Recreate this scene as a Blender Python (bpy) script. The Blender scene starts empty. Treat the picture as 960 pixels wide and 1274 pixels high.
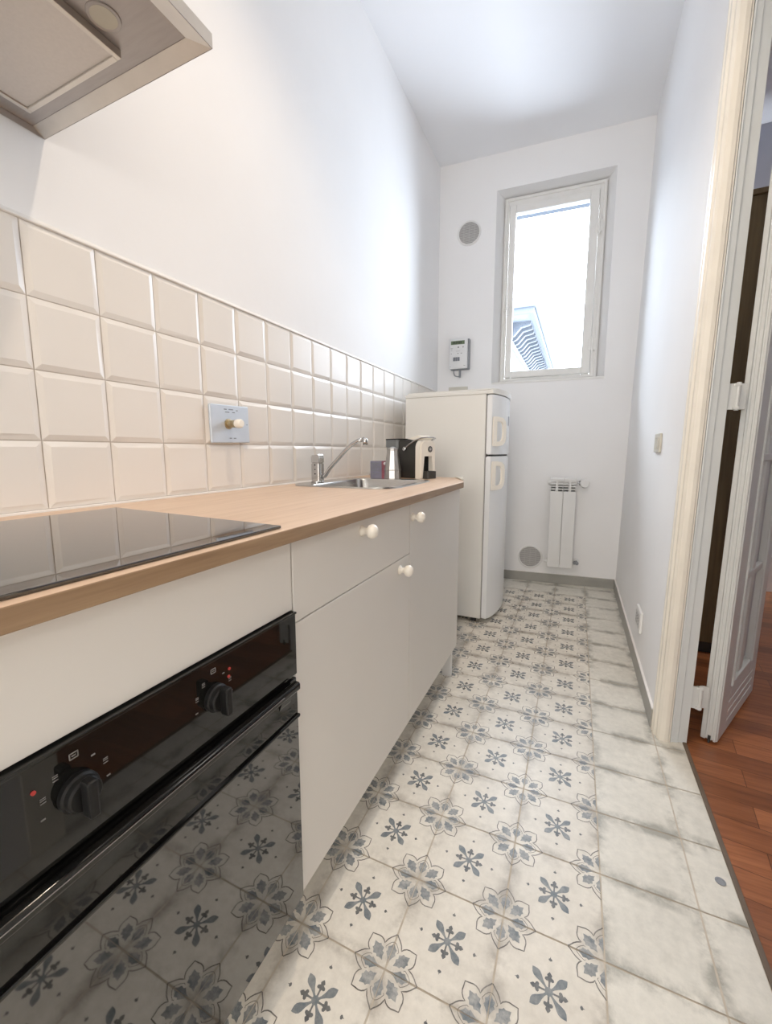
import bpy, bmesh, math, random
from mathutils import Vector, Matrix
random.seed(7)
S = bpy.context.scene
COL = S.collection
PI = math.pi

# ------------------------------------------------------------------ helpers
def link(o):
    COL.objects.link(o); return o

def wloc(o):
    v = Vector((0, 0, 0))
    while o is not None:
        v += o.location; o = o.parent
    return v

def obj(name, bm, mats, parent=None, smooth=False, label=None, xf=None):
    """bmesh in world coordinates -> one mesh object (child of parent)"""
    if xf is not None:
        bmesh.ops.transform(bm, matrix=xf, verts=bm.verts)
    if parent is not None:
        bmesh.ops.translate(bm, vec=-wloc(parent), verts=bm.verts)
    bmesh.ops.recalc_face_normals(bm, faces=bm.faces)
    me = bpy.data.meshes.new(name)
    bm.to_mesh(me); bm.free()
    if not isinstance(mats, (list, tuple)): mats = [mats]
    for m in mats: me.materials.append(m)
    if smooth:
        for p in me.polygons: p.use_smooth = True
        if smooth != 'all':
            a = math.radians(smooth if smooth is not True else 35)
            try: me.set_sharp_from_angle(angle=a)
            except Exception: pass
    o = bpy.data.objects.new(name, me)
    link(o)
    if parent is not None: o.parent = parent
    if label: o['label'] = label
    return o

def tag(o, label, cat, group=None):
    o['label'] = label; o['category'] = cat
    if group: o['group'] = group
    return o

def thing(name, label, cat, loc, group=None):
    o = bpy.data.objects.new(name, None); o.empty_display_size = .05
    o.location = loc
    link(o); return tag(o, label, cat, group)

def struct(o, label=None, cat=None):
    o['kind'] = 'structure'
    if label: o['label'] = label
    if cat: o['category'] = cat
    return o

def B(): return bmesh.new()

def box(bm, x0, x1, y0, y1, z0, z1, bev=0, seg=2, mi=0):
    r = bmesh.ops.create_cube(bm, size=1)
    vs = r['verts']
    for v in vs:
        v.co = Vector(((x0 + x1) / 2 + v.co.x * (x1 - x0), (y0 + y1) / 2 + v.co.y * (y1 - y0), (z0 + z1) / 2 + v.co.z * (z1 - z0)))
    fs = set(f for v in vs for f in v.link_faces)
    for f in fs: f.material_index = mi
    if bev:
        es = list(set(e for v in vs for e in v.link_edges))
        bmesh.ops.bevel(bm, geom=es, offset=bev, segments=seg, profile=.5, affect='EDGES')
    return vs

def frame_of(d):
    d = Vector(d).normalized()
    a = Vector((0, 0, 1)) if abs(d.z) < .9 else Vector((1, 0, 0))
    u = d.cross(a).normalized(); v = d.cross(u).normalized()
    return u, v, d

def lathe(bm, base, axis, prof, seg=24, mi=0, cap=True):
    """prof: list of (distance along axis, radius)"""
    u, v, d = frame_of(axis); base = Vector(base)
    rings = []
    for t, r in prof:
        if r < 1e-6:
            rings.append([bm.verts.new(base + d * t)])
        else:
            rings.append([bm.verts.new(base + d * t + (u * math.cos(2 * PI * k / seg) + v * math.sin(2 * PI * k / seg)) * r) for k in range(seg)])
    fs = []
    for a, b in zip(rings[:-1], rings[1:]):
        for k in range(seg):
            q = [a[k % len(a)], a[(k + 1) % len(a)], b[(k + 1) % len(b)], b[k % len(b)]]
            q2 = []
            for w in q:
                if w not in q2: q2.append(w)
            if len(q2) > 2:
                try: fs.append(bm.faces.new(q2))
                except ValueError: pass
    if cap:
        for rg in (rings[0], rings[-1]):
            if len(rg) > 2:
                try: fs.append(bm.faces.new(rg))
                except ValueError: pass
    for f in fs: f.material_index = mi
    return fs

def cyl(bm, p0, p1, r0, r1=None, seg=20, mi=0):
    p0 = Vector(p0); p1 = Vector(p1)
    return lathe(bm, p0, p1 - p0, [(0, r0), ((p1 - p0).length, r1 if r1 is not None else r0)], seg, mi)

def tube(bm, pts, r, seg=12, mi=0):
    pts = [Vector(p) for p in pts]
    rr = r if isinstance(r, (list, tuple)) else [r] * len(pts)
    rings = []; u = None
    for i, p in enumerate(pts):
        d = (pts[min(i + 1, len(pts) - 1)] - pts[max(i - 1, 0)]).normalized()
        if u is None: u = frame_of(d)[0]
        u = (u - d * u.dot(d)).normalized(); v = d.cross(u)
        rings.append([bm.verts.new(p + (u * math.cos(2 * PI * k / seg) + v * math.sin(2 * PI * k / seg)) * rr[i]) for k in range(seg)])
    for a, b in zip(rings[:-1], rings[1:]):
        for k in range(seg):
            f = bm.faces.new((a[k], a[(k + 1) % seg], b[(k + 1) % seg], b[k])); f.material_index = mi
    for rg in (rings[0], rings[-1]):
        f = bm.faces.new(rg); f.material_index = mi

def prism(bm, poly, z0, z1, mi=0, axis='z'):
    """extrude a polygon; axis z: poly in (x,y); axis y: poly in (x,z); axis x: poly in (y,z)"""
    def P(a, b, c):
        return {'z': (a, b, c), 'y': (a, c, b), 'x': (c, a, b)}[axis]
    lo = [bm.verts.new(P(a, b, z0)) for a, b in poly]
    hi = [bm.verts.new(P(a, b, z1)) for a, b in poly]
    fs = [bm.faces.new(lo), bm.faces.new(hi)]
    n = len(poly)
    for k in range(n):
        fs.append(bm.faces.new((lo[k], lo[(k + 1) % n], hi[(k + 1) % n], hi[k])))
    for f in fs: f.material_index = mi
    return lo + hi

def quad(bm, pts, mi=0):
    f = bm.faces.new([bm.verts.new(p) for p in pts]); f.material_index = mi; return f

def rrect(x0, x1, y0, y1, r, n=6):
    out = []
    for cx, cy, a0 in ((x1 - r, y1 - r, 0), (x0 + r, y1 - r, 90), (x0 + r, y0 + r, 180), (x1 - r, y0 + r, 270)):
        for k in range(n + 1):
            a = math.radians(a0 + 90 * k / n)
            out.append((cx + r * math.cos(a), cy + r * math.sin(a)))
    return out

def ring_bridge(bm, a, b, mi=0):
    n = len(a)
    for k in range(n):
        f = bm.faces.new((a[k], a[(k + 1) % n], b[(k + 1) % n], b[k])); f.material_index = mi

def loop(bm, pts): return [bm.verts.new(p) for p in pts]

# ------------------------------------------------------------------ materials
def srgb(r, g, b):
    f = lambda c: (c / 255 / 12.92) if c / 255 <= .04045 else ((c / 255 + .055) / 1.055) ** 2.4
    return (f(r), f(g), f(b), 1)

def newmat(name):
    m = bpy.data.materials.new(name); m.use_nodes = True
    nt = m.node_tree; b = nt.nodes['Principled BSDF']
    return m, nt, b

def N(nt, t, **kw):
    n = nt.nodes.new(t)
    for k, v in kw.items(): setattr(n, k, v)
    return n

def mat(name, col, rough=.5, metal=0, var=.04, scale=12, bump=0, bscale=60, spec=.5, coat=0, stretch=None):
    m, nt, b = newmat(name)
    tc = N(nt, 'ShaderNodeTexCoord'); mp = N(nt, 'ShaderNodeMapping')
    nt.links.new(tc.outputs['Object'], mp.inputs['Vector'])
    if stretch: mp.inputs['Scale'].default_value = stretch
    nz = N(nt, 'ShaderNodeTexNoise'); nz.inputs['Scale'].default_value = scale; nz.inputs['Detail'].default_value = 4
    nt.links.new(mp.outputs[0], nz.inputs['Vector'])
    rp = N(nt, 'ShaderNodeValToRGB')
    c0 = tuple(max(0, c * (1 - var)) for c in col[:3]) + (1,); c1 = tuple(min(1, c * (1 + var)) for c in col[:3]) + (1,)
    rp.color_ramp.elements[0].color = c0; rp.color_ramp.elements[0].position = .3
    rp.color_ramp.elements[1].color = c1; rp.color_ramp.elements[1].position = .7
    nt.links.new(nz.outputs['Fac'], rp.inputs['Fac']); nt.links.new(rp.outputs['Color'], b.inputs['Base Color'])
    b.inputs['Roughness'].default_value = rough; b.inputs['Metallic'].default_value = metal
    b.inputs['Specular IOR Level'].default_value = spec; b.inputs['Coat Weight'].default_value = coat
    if bump:
        n2 = N(nt, 'ShaderNodeTexNoise'); n2.inputs['Scale'].default_value = bscale; n2.inputs['Detail'].default_value = 6
        nt.links.new(mp.outputs[0], n2.inputs['Vector'])
        bp = N(nt, 'ShaderNodeBump'); bp.inputs['Strength'].default_value = bump; bp.inputs['Distance'].default_value = .004
        nt.links.new(n2.outputs['Fac'], bp.inputs['Height']); nt.links.new(bp.outputs[0], b.inputs['Normal'])
    return m

M = {}
M['plaster'] = mat('white plaster', (.87, .86, .855, 1), .75, var=.012, scale=3, bump=.25, bscale=14, spec=.25)
M['ceiling'] = mat('ceiling paint', (.86, .865, .885, 1), .8, var=.012, scale=2, bump=.2, bscale=9, spec=.2)
M['tile'] = mat('cream glazed tile', (.80, .75, .69, 1), .33, var=.015, scale=5, bump=.12, bscale=6, spec=.24)
M['tilegrout'] = mat('tile grout', (.62, .55, .48, 1), .8, var=.05)
M['bead'] = mat('white sealant', (.80, .77, .73, 1), .5)
M['front'] = mat('warm white laminate', (.72, .685, .63, 1), .42, var=.01, scale=4, spec=.35)
M['white'] = mat('white lacquer', (.78, .77, .75, 1), .35, var=.01)
M['cream'] = mat('cream plastic', (.84, .785, .69, 1), .3, var=.02)
M['fridge'] = mat('fridge enamel', (.76, .745, .70, 1), .32, var=.01, scale=4)
M['fridgedoor'] = mat('fridge door enamel', (.80, .81, .82, 1), .25, var=.01, scale=4)
M['gap'] = mat('dark gap', (.03, .03, .03, 1), .7)
M['black'] = mat('black plastic', (.004, .004, .004, 1), .5, var=.2, spec=.2)
M['blackmat'] = mat('matt black plastic', (.02, .019, .017, 1), .5, var=.2)
M['steel'] = mat('brushed steel', (.50, .49, .47, 1), .25, 1, var=.06, scale=30, stretch=(1, 12, 12))
M['hood'] = mat('hood steel', (.36, .337, .325, 1), .42, 1, var=.05, scale=20, stretch=(1, 8, 8))
M['hoodlight'] = mat('hood rim steel', (.62, .58, .53, 1), .35, 1, var=.05, scale=20)
M['filter'] = mat('hood filter mesh', (.56, .52, .485, 1), .5, .7, var=.03, scale=160)
M['hoodglass'] = mat('hood lamp glass', (.42, .385, .31, 1), .4, .3, var=.03)
M['potsteel'] = mat('pot steel', (.46, .45, .44, 1), .36, 1, var=.02, scale=4)
M['chrome'] = mat('chrome', (.50, .50, .50, 1), .16, 1, var=.02)
M['doorpaint'] = mat('door gloss paint', (.73, .75, .735, 1), .35, var=.025, scale=6, bump=.12, bscale=10)
M['casing'] = mat('casing cream paint', (.86, .805, .70, 1), .42, var=.04, scale=9, bump=.2, bscale=14)
M['jamb'] = mat('jamb paint', (.72, .75, .745, 1), .4, var=.02, scale=6)
M['winframe'] = mat('window frame paint', (.78, .765, .73, 1), .4, var=.03, scale=9)
M['skirting'] = mat('grey skirting tile', (.30, .29, .26, 1), .45, var=.08, scale=7)
M['vent'] = mat('grey vent plastic', (.50, .485, .47, 1), .55, var=.03)
M['ventdark'] = mat('vent slot grey', (.27, .26, .25, 1), .7)
M['rad'] = mat('radiator enamel', (.74, .735, .72, 1), .3, var=.01)
M['raddark'] = mat('radiator slot', (.18, .18, .18, 1), .6)
M['plate'] = mat('blue grey steel plate', (.56, .62, .70, 1), .38, .25, var=.03, scale=20)
M['brass'] = mat('old brass', (.42, .33, .19, 1), .35, .9, var=.1)
M['wardrobe'] = mat('dark walnut', (.13, .09, .042, 1), .45, var=.25, scale=6, stretch=(8, 8, .6))
M['beige'] = mat('beige plastic', (.55, .52, .44, 1), .45, var=.03)
M['meter'] = mat('meter cover', (.70, .70, .70, 1), .4, var=.01)
M['meterback'] = mat('meter base', (.22, .23, .25, 1), .5)
M['lcd'] = mat('lcd screen', (.09, .13, .06, 1), .25, var=.15, scale=90)
M['red'] = mat('red print', (.45, .03, .025, 1), .4)
M['greyprint'] = mat('grey print', (.16, .15, .14, 1), .5)
M['dotprint'] = mat('dark print', (.15, .16, .19, 1), .5)
M['boxblue'] = mat('lavender card', (.16, .16, .235, 1), .5, var=.12, scale=40)
M['boxred'] = mat('wine red card', (.20, .022, .045, 1), .45, var=.15, scale=30)
M['whiteprint'] = mat('white print', (.75, .75, .78, 1), .5)
M['strip'] = mat('brown threshold', (.10, .066, .04, 1), .65, var=.1, scale=20)
M['bluewall'] = mat('hall wall paint', (.50, .52, .60, 1), .7, var=.02, bump=.15, bscale=12)
M['eave'] = mat('blue grey timber', (.036, .043, .053, 1), .8, var=.06)
M['eavelight'] = mat('pale eave paint', (.070, .082, .098, 1), .8, var=.05)
M['facade'] = mat('pale facade render', (.085, .096, .112, 1), .9, var=.06)
M['outer'] = mat('outer wall render', (.055, .066, .082, 1), .9, var=.05)
M['rooftile'] = mat('roof clay', (.09, .095, .11, 1), .9, var=.1)

# wood worktop: long grain along y
def wood(name, c_dark, c_mid, c_light, grain=(22, 1.1, 22), rough=.42, plank=None, bandmix=.35):
    m, nt, b = newmat(name)
    tc = N(nt, 'ShaderNodeTexCoord'); mp = N(nt, 'ShaderNodeMapping'); mp.inputs['Scale'].default_value = grain
    nt.links.new(tc.outputs['Object'], mp.inputs['Vector'])
    nz = N(nt, 'ShaderNodeTexNoise'); nz.inputs['Scale'].default_value = 2.2; nz.inputs['Detail'].default_value = 7; nz.inputs['Distortion'].default_value = .6
    nt.links.new(mp.outputs[0], nz.inputs['Vector'])
    fine = N(nt, 'ShaderNodeTexNoise'); fine.inputs['Scale'].default_value = 9; fine.inputs['Detail'].default_value = 4
    nt.links.new(mp.outputs[0], fine.inputs['Vector'])
    mx = N(nt, 'ShaderNodeMix'); mx.data_type = 'FLOAT'; mx.inputs[0].default_value = bandmix
    nt.links.new(nz.outputs['Fac'], mx.inputs[2]); nt.links.new(fine.outputs['Fac'], mx.inputs[3])
    rp = N(nt, 'ShaderNodeValToRGB'); e = rp.color_ramp.elements
    e[0].position = .32; e[0].color = c_dark; e[1].position = .68; e[1].color = c_light
    k = e.new(.5); k.color = c_mid
    nt.links.new(mx.outputs[0], rp.inputs['Fac'])
    out = rp.outputs['Color']
    if plank:
        br = N(nt, 'ShaderNodeTexBrick'); br.offset = .37; br.inputs['Scale'].default_value = 1
        br.inputs['Mortar Size'].default_value = .0012; br.inputs['Brick Width'].default_value = plank[0]; br.inputs['Row Height'].default_value = plank[1]
        br.inputs['Color1'].default_value = (.62, .56, .54, 1); br.inputs['Color2'].default_value = (1.28, 1.22, 1.15, 1); br.inputs['Mortar'].default_value = (.35, .3, .28, 1)
        br.inputs['Bias'].default_value = 0
        mp2 = N(nt, 'ShaderNodeMapping'); mp2.inputs['Rotation'].default_value = (0, 0, plank[2])
        nt.links.new(tc.outputs['Object'], mp2.inputs['Vector']); nt.links.new(mp2.outputs[0], br.inputs['Vector'])
        mm = N(nt, 'ShaderNodeMix'); mm.data_type = 'RGBA'; mm.blend_type = 'MULTIPLY'; mm.inputs[0].default_value = 1
        nt.links.new(out, mm.inputs[6]); nt.links.new(br.outputs['Color'], mm.inputs[7]); out = mm.outputs[2]
    nt.links.new(out, b.inputs['Base Color'])
    b.inputs['Roughness'].default_value = rough; b.inputs['Specular IOR Level'].default_value = .4
    return m
M['oak'] = wood('oak laminate', (.50, .325, .205, 1), (.58, .40, .27, 1), (.65, .465, .325, 1))
M['oakedge'] = wood('oak laminate edge', (.20, .115, .058, 1), (.27, .165, .088, 1), (.35, .225, .125, 1))
M['parquet'] = wood('red brown parquet', (.19, .062, .024, 1), (.30, .105, .042, 1), (.40, .15, .06, 1), grain=(1.6, 20, 20), rough=.32, plank=(.55, .085, .12))

def glossblack(name, refl, rough=.03, base=(.006, .006, .0055, 1)):
    m, nt, b = newmat(name)
    nz = N(nt, 'ShaderNodeTexNoise'); nz.inputs['Scale'].default_value = 3
    rp = N(nt, 'ShaderNodeMapRange'); rp.inputs['To Min'].default_value = rough * .7; rp.inputs['To Max'].default_value = rough * 1.3
    nt.links.new(nz.outputs['Fac'], rp.inputs['Value'])
    b.inputs['Base Color'].default_value = base
    nt.links.new(rp.outputs[0], b.inputs['Roughness'])
    b.inputs['IOR'].default_value = refl
    return m
M['ovenglass'] = glossblack('oven door glass', 1.92)
M['ovenpanel'] = glossblack('oven panel glass', 1.40)
M['hobglass'] = glossblack('hob glass', 1.95, .025)
M['oventrim'] = glossblack('oven black enamel', 1.4, .10)

def glassmat(name, tint, rough=0):
    m, nt, b = newmat(name)
    nz = N(nt, 'ShaderNodeTexNoise'); nz.inputs['Scale'].default_value = 2
    out = nt.nodes['Material Output']
    tr = N(nt, 'ShaderNodeBsdfTransparent'); tr.inputs['Color'].default_value = tint
    gl = N(nt, 'ShaderNodeBsdfGlossy'); gl.inputs['Roughness'].default_value = .02
    fr = N(nt, 'ShaderNodeFresnel'); fr.inputs['IOR'].default_value = 1.3
    mx = N(nt, 'ShaderNodeMixShader')
    nt.links.new(fr.outputs[0], mx.inputs[0]); nt.links.new(tr.outputs[0], mx.inputs[1]); nt.links.new(gl.outputs[0], mx.inputs[2])
    nt.links.new(mx.outputs[0], out.inputs['Surface'])
    return m
M['pane'] = glassmat('window glass', (.95, .97, 1, 1))
def frosted(name, col, tr):
    m, nt, b = newmat(name)
    nz = N(nt, 'ShaderNodeTexNoise'); nz.inputs['Scale'].default_value = 25
    bp = N(nt, 'ShaderNodeBump'); bp.inputs['Strength'].default_value = .1
    nt.links.new(nz.outputs['Fac'], bp.inputs['Height']); nt.links.new(bp.outputs[0], b.inputs['Normal'])
    b.inputs['Base Color'].default_value = col; b.inputs['Roughness'].default_value = .3; b.inputs['Transmission Weight'].default_value = tr
    return m
M['frost'] = frosted('frosted door glass', (.55, .55, .60, 1), .25)
M['smoke'] = frosted('smoky water tank', (.22, .24, .25, 1), .45)

# floor tile materials (UV of every tile runs 0..1 inside the tile)
def tilefloor(name, base, grime, edge_amt):
    m, nt, b = newmat(name)
    uv = N(nt, 'ShaderNodeUVMap'); tc = N(nt, 'ShaderNodeTexCoord')
    sep = N(nt, 'ShaderNodeSeparateXYZ'); nt.links.new(uv.outputs[0], sep.inputs[0])
    def math_(op, a, bb=None):
        n = N(nt, 'ShaderNodeMath'); n.operation = op
        for i, q in enumerate((a, bb)):
            if q is None: continue
            if isinstance(q, (int, float)): n.inputs[i].default_value = q
            else: nt.links.new(q, n.inputs[i])
        return n.outputs[0]
    ex = math_('ABSOLUTE', math_('SUBTRACT', sep.outputs[0], .5)); ey = math_('ABSOLUTE', math_('SUBTRACT', sep.outputs[1], .5))
    e = math_('MULTIPLY', math_('MAXIMUM', ex, ey), 2.0)
    edge = N(nt, 'ShaderNodeMapRange'); edge.inputs['From Min'].default_value = .70; edge.inputs['From Max'].default_value = 1.0
    nt.links.new(e, edge.inputs['Value'])
    n1 = N(nt, 'ShaderNodeTexNoise'); n1.inputs['Scale'].default_value = 9; n1.inputs['Detail'].default_value = 8; n1.inputs['Roughness'].default_value = .65
    nt.links.new(tc.outputs['Object'], n1.inputs['Vector'])
    r1 = N(nt, 'ShaderNodeMapRange'); r1.inputs['From Min'].default_value = .42; r1.inputs['From Max'].default_value = .72
    nt.links.new(n1.outputs['Fac'], r1.inputs['Value'])
    n2 = N(nt, 'ShaderNodeTexNoise'); n2.inputs['Scale'].default_value = 45; n2.inputs['Detail'].default_value = 6; n2.inputs['Roughness'].default_value = .7
    nt.links.new(tc.outputs['Object'], n2.inputs['Vector'])
    r2 = N(nt, 'ShaderNodeMapRange'); r2.inputs['From Min'].default_value = .35; r2.inputs['From Max'].default_value = .75
    nt.links.new(n2.outputs['Fac'], r2.inputs['Value'])
    mask = math_('ADD', math_('MULTIPLY', math_('MULTIPLY', edge.outputs[0], r1.outputs[0]), edge_amt), math_('MULTIPLY', r2.outputs[0], .26))
    mask = math_('ADD', mask, math_('MULTIPLY', r1.outputs[0], .20))
    mask = math_('MINIMUM', mask, .85)
    mx = N(nt, 'ShaderNodeMix'); mx.data_type = 'RGBA'
    nt.links.new(mask, mx.inputs[0]); mx.inputs[6].default_value = base; mx.inputs[7].default_value = grime
    nt.links.new(mx.outputs[2], b.inputs['Base Color'])
    b.inputs['Roughness'].default_value = .42; b.inputs['Specular IOR Level'].default_value = .45
    return m
M['ftile'] = tilefloor('worn cream floor tile', (.76, .71, .615, 1), (.30, .26, .21, 1), 1.15)
M['fplain'] = tilefloor('worn plain floor tile', (.75, .715, .63, 1), (.25, .24, .20, 1), 1.5)
M['fgrout'] = mat('floor grout', (.50, .43, .335, 1), .85, var=.15, scale=30)

def ink(name, c, worn, fade=.55):
    m, nt, b = newmat(name)
    tc = N(nt, 'ShaderNodeTexCoord')
    n1 = N(nt, 'ShaderNodeTexNoise'); n1.inputs['Scale'].default_value = 38; n1.inputs['Detail'].default_value = 7; n1.inputs['Roughness'].default_value = .7
    nt.links.new(tc.outputs['Object'], n1.inputs['Vector'])
    rp = N(nt, 'ShaderNodeValToRGB'); e = rp.color_ramp.elements
    e[0].position = .36; e[0].color = c; e[1].position = .72
    e[1].color = tuple(c[i] * (1 - fade) + worn[i] * fade for i in range(3)) + (1,)
    nt.links.new(n1.outputs['Fac'], rp.inputs['Fac']); nt.links.new(rp.outputs['Color'], b.inputs['Base Color'])
    b.inputs['Roughness'].default_value = .45
    return m
cream = (.72, .68, .60, 1)
M['inkblue'] = ink('blue grey glaze', (.085, .108, .125, 1), cream, .3)
M['inkdark'] = ink('charcoal glaze', (.052, .055, .058, 1), cream, .2)
M['inkleaf'] = ink('faded blue grey glaze', (.105, .125, .14, 1), cream, .55)
M['inkline'] = ink('brown outline glaze', (.06, .048, .038, 1), cream, .3)

# ------------------------------------------------------------------ camera (fitted to the photograph's perspective)
yaw, pitch, roll = 0.43825758, 0.13235467, -0.00358139
CAM = Vector((1.05294, -0.53803, 1.02329))
fwd = Vector((-math.sin(yaw) * math.cos(pitch), math.cos(yaw) * math.cos(pitch), -math.sin(pitch)))
rt = Vector((math.cos(yaw), math.sin(yaw), 0)); up = rt.cross(fwd)
r2 = math.cos(roll) * rt + math.sin(roll) * up; u2 = -math.sin(roll) * rt + math.cos(roll) * up
cd = bpy.data.cameras.new('camera'); cam = link(bpy.data.objects.new('camera', cd))
mw = Matrix((r2, u2, -fwd)).transposed().to_4x4(); mw.translation = CAM
cam.matrix_world = mw
cd.sensor_fit = 'VERTICAL'; cd.sensor_height = 36; cd.lens = 527.949 / 1274 * 36
cd.shift_x = 11.59 / 1274; cd.shift_y = -4.478 / 1274
cd.clip_start = .02; cd.clip_end = 200
S.camera = cam

# ------------------------------------------------------------------ frames of the old, slightly crooked walls
CZ = 3.18
SL = .07323; TH = math.atan(SL); D0 = 2.9015
MB = Matrix.Translation((0, D0, 0)) @ Matrix.Rotation(TH, 4, 'Z')       # local: a along back wall, b into the wall, z up
LEAN = .0146
ML = Matrix(((1, 0, LEAN, 0), (0, 1, 0, 0), (0, 0, 1, 0), (0, 0, 0, 1)))   # right wall leans out a little
XR = 1.362                                                               # right wall at floor level
def yb(x): return D0 + SL * x
Y0 = -2.9      # wall behind the camera

# ------------------------------------------------------------------ SETTING
# kitchen floor: grout bed, tiles, printed pattern, one mesh
ts = .19867; gx0 = .66099; gy0 = .21655
verts, faces, mats_, uvs = [], [], [], []
def poly(pts, mi, z, uv=None):
    i = len(verts); verts.extend((a, b, z) for a, b in pts)
    faces.append(list(range(i, i + len(pts)))); mats_.append(mi)
    uvs.append(uv if uv else [(.5, .5)] * len(pts))
poly([(0, Y0), (1.445, Y0), (1.445, yb(1.445)), (0, yb(0))], 2, -.0012)
XE = gx0 + 2.5 * ts       # edge of the patterned field (x = 1.158)
def tilequad(x0, x1, y0, y1, mi, full=None):
    g = .0019
    fx0, fx1, fy0, fy1 = full or (x0, x1, y0, y1)
    X0, X1, Yy0, Yy1 = x0 + g, x1 - g, y0 + g, y1 - g
    pts = [(X0, Yy0), (X1, Yy0), (X1, Yy1), (X0, Yy1)]
    # clip to the skewed back wall
    if Yy1 > yb(X0) - .001:
        pts = [(X0, min(Yy0, yb(X0))), (X1, min(Yy0, yb(X1))), (X1, min(Yy1, yb(X1))), (X0, min(Yy1, yb(X0)))]
        if min(p[1] for p in pts[2:]) - Yy0 < .004: return
    uv = [((a - fx0) / (fx1 - fx0), (b - fy0) / (fy1 - fy0)) for a, b in pts]
    poly(pts, mi, 0, uv)
KMAX = 12
pat = []
k0 = int(math.floor((Y0 - gy0) / ts))
for k in range(k0, 16):
    yc = gy0 + k * ts
    for c in range(-4, 3):
        xc = gx0 + c * ts
        x0 = max(0, xc - ts / 2)
        if xc + ts / 2 < 0: continue
        ispat = k <= KMAX
        tilequad(x0, xc + ts / 2, yc - ts / 2, yc + ts / 2, 0 if ispat else 1, (xc - ts / 2, xc + ts / 2, yc - ts / 2, yc + ts / 2))
        if ispat and c >= -2 and yc > Y0 + .1: pat.append((xc, yc))
    tilequad(XE, XE + ts, yc - ts / 2, yc + ts / 2, 1)
    if yc < 1.25: tilequad(XE + ts, 1.4445, yc - ts / 2, yc + ts / 2, 1, (XE + ts, XE + 2 * ts, yc - ts / 2, yc + ts / 2))
def rot2(pts, a):
    c, s = math.cos(a), math.sin(a); return [(x * c - y * s, x * s + y * c) for x, y in pts]
tear = [(.022, -.010), (.06, -.011), (.10, -.020), (.135, -.034), (.165, -.040), (.19, -.033), (.212, -.016), (.228, 0)]
tear = tear + [(x, -y) for x, y in tear[::-1][1:]]
fleur = [(.03, -.009), (.075, -.008), (.092, -.012), (.088, -.030), (.098, -.043), (.115, -.040), (.124, -.024), (.128, -.016), (.142, -.024), (.158, -.014), (.172, 0)]
fleur = fleur + [(x, -y) for x, y in fleur[::-1][1:]]
tick = [(.272, -.004), (.280, -.018), (.292, -.016), (.300, -.004), (.316, 0), (.300, .004), (.292, .016), (.280, .018), (.272, .004)]
hub = [(math.cos(2 * PI * q / 16) * (.036 if q % 2 else .046), math.sin(2 * PI * q / 16) * (.036 if q % 2 else .046)) for q in range(16)]
half = [(.340, .002), (.318, .022), (.292, .050), (.262, .074), (.232, .088), (.214, .094), (.236, .112), (.252, .140), (.257, .170), (.252, .205), (.248, .248)]
outl = half + [(b, a) for a, b in half[::-1][1:]]
leafp = [(u_ * .84, v_ * .84) for u_, v_ in [(.07, .07), (.115, .085), (.150, .080), (.165, .105), (.205, .100), (.215, .135), (.235, .150), (.222, .175), (.232, .232)]]
leafp = leafp + [(b, a) for a, b in leafp[::-1][1:]]
axl = [(.055, .010), (.09, .012), (.12, .030), (.15, .052), (.165, .040), (.20, .048), (.215, .026), (.245, .006), (.20, .004), (.12, .004)]
inn = [(.262, .004), (.250, .026), (.225, .050), (.190, .072), (.175, .064)]
def ribbon(pts, w):
    L, R = [], []
    for i, p in enumerate(pts):
        a = pts[max(i - 1, 0)]; b = pts[min(i + 1, len(pts) - 1)]
        dx, dy = b[0] - a[0], b[1] - a[1]; l = math.hypot(dx, dy) or 1
        L.append((p[0] - dy / l * w, p[1] + dx / l * w)); R.append((p[0] + dy / l * w, p[1] - dx / l * w))
    return L, R
for xc, yc in pat:
    pl = lambda pts, mi, z: poly([(xc + a * ts, yc + b * ts) for a, b in pts], mi, z)
    pl(hub, 3, .00035)
    for q in range(4):
        pl(rot2(tear, PI / 4 + q * PI / 2), 3, .0003)
        pl(rot2(fleur, q * PI / 2), 4, .00025)
        pl(rot2(tick, q * PI / 2), 4, .0003)
        # corner quarter flower: corner direction (sx, sy)
        a = q * PI / 2
        corner = lambda pts: [(x2 - 0, y2 - 0) for x2, y2 in rot2([(-.5 + u, -.5 + v) for u, v in pts], a)]
        L, R = ribbon(outl, .0058)
        for i in range(len(L) - 1):
            pl(corner([L[i], L[i + 1], R[i + 1], R[i]]), 6, .0003)
        pl(corner(leafp), 5, .0003)
        pl(corner(axl), 5 if q % 2 else 3, .0003)
        pl(corner([(b2, a2) for a2, b2 in axl]), 5, .0003)
        for src in (inn, [(b2, a2) for a2, b2 in inn]):
            L, R = ribbon(src, .003)
            for i in range(len(L) - 1): pl(corner([L[i], L[i + 1], R[i + 1], R[i]]), 6, .00028)
me = bpy.data.meshes.new('floor'); me.from_pydata(verts, [], faces)
for n_ in ('ftile', 'fplain', 'fgrout', 'inkblue', 'inkdark', 'inkleaf', 'inkline'): me.materials.append(M[n_])
uvl = me.uv_layers.new(name='UVMap'); li = 0
for p_, u_, m_ in zip(me.polygons, uvs, mats_):
    p_.material_index = m_
    for j, l_ in enumerate(p_.loop_indices): uvl.data[l_].uv = u_[j]
me.update()
bmf = bmesh.new(); bmf.from_mesh(me)
for f in bmf.faces:
    if f.normal.z < 0: f.normal_flip()
bmf.to_mesh(me); bmf.free()
struct(link(bpy.data.objects.new('floor', me)))

bm = B(); box(bm, 1.4555, 4.0, Y0, 3.6, -.03, -.001)
struct(obj('floor', bm, M['parquet']))
bm = B(); box(bm, 1.4445, 1.4555, Y0, 1.30, -.03, .003, .001)
struct(obj('trim_1', bm, M['strip']), 'thin brown wooden threshold strip between floor tiles and parquet')

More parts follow.
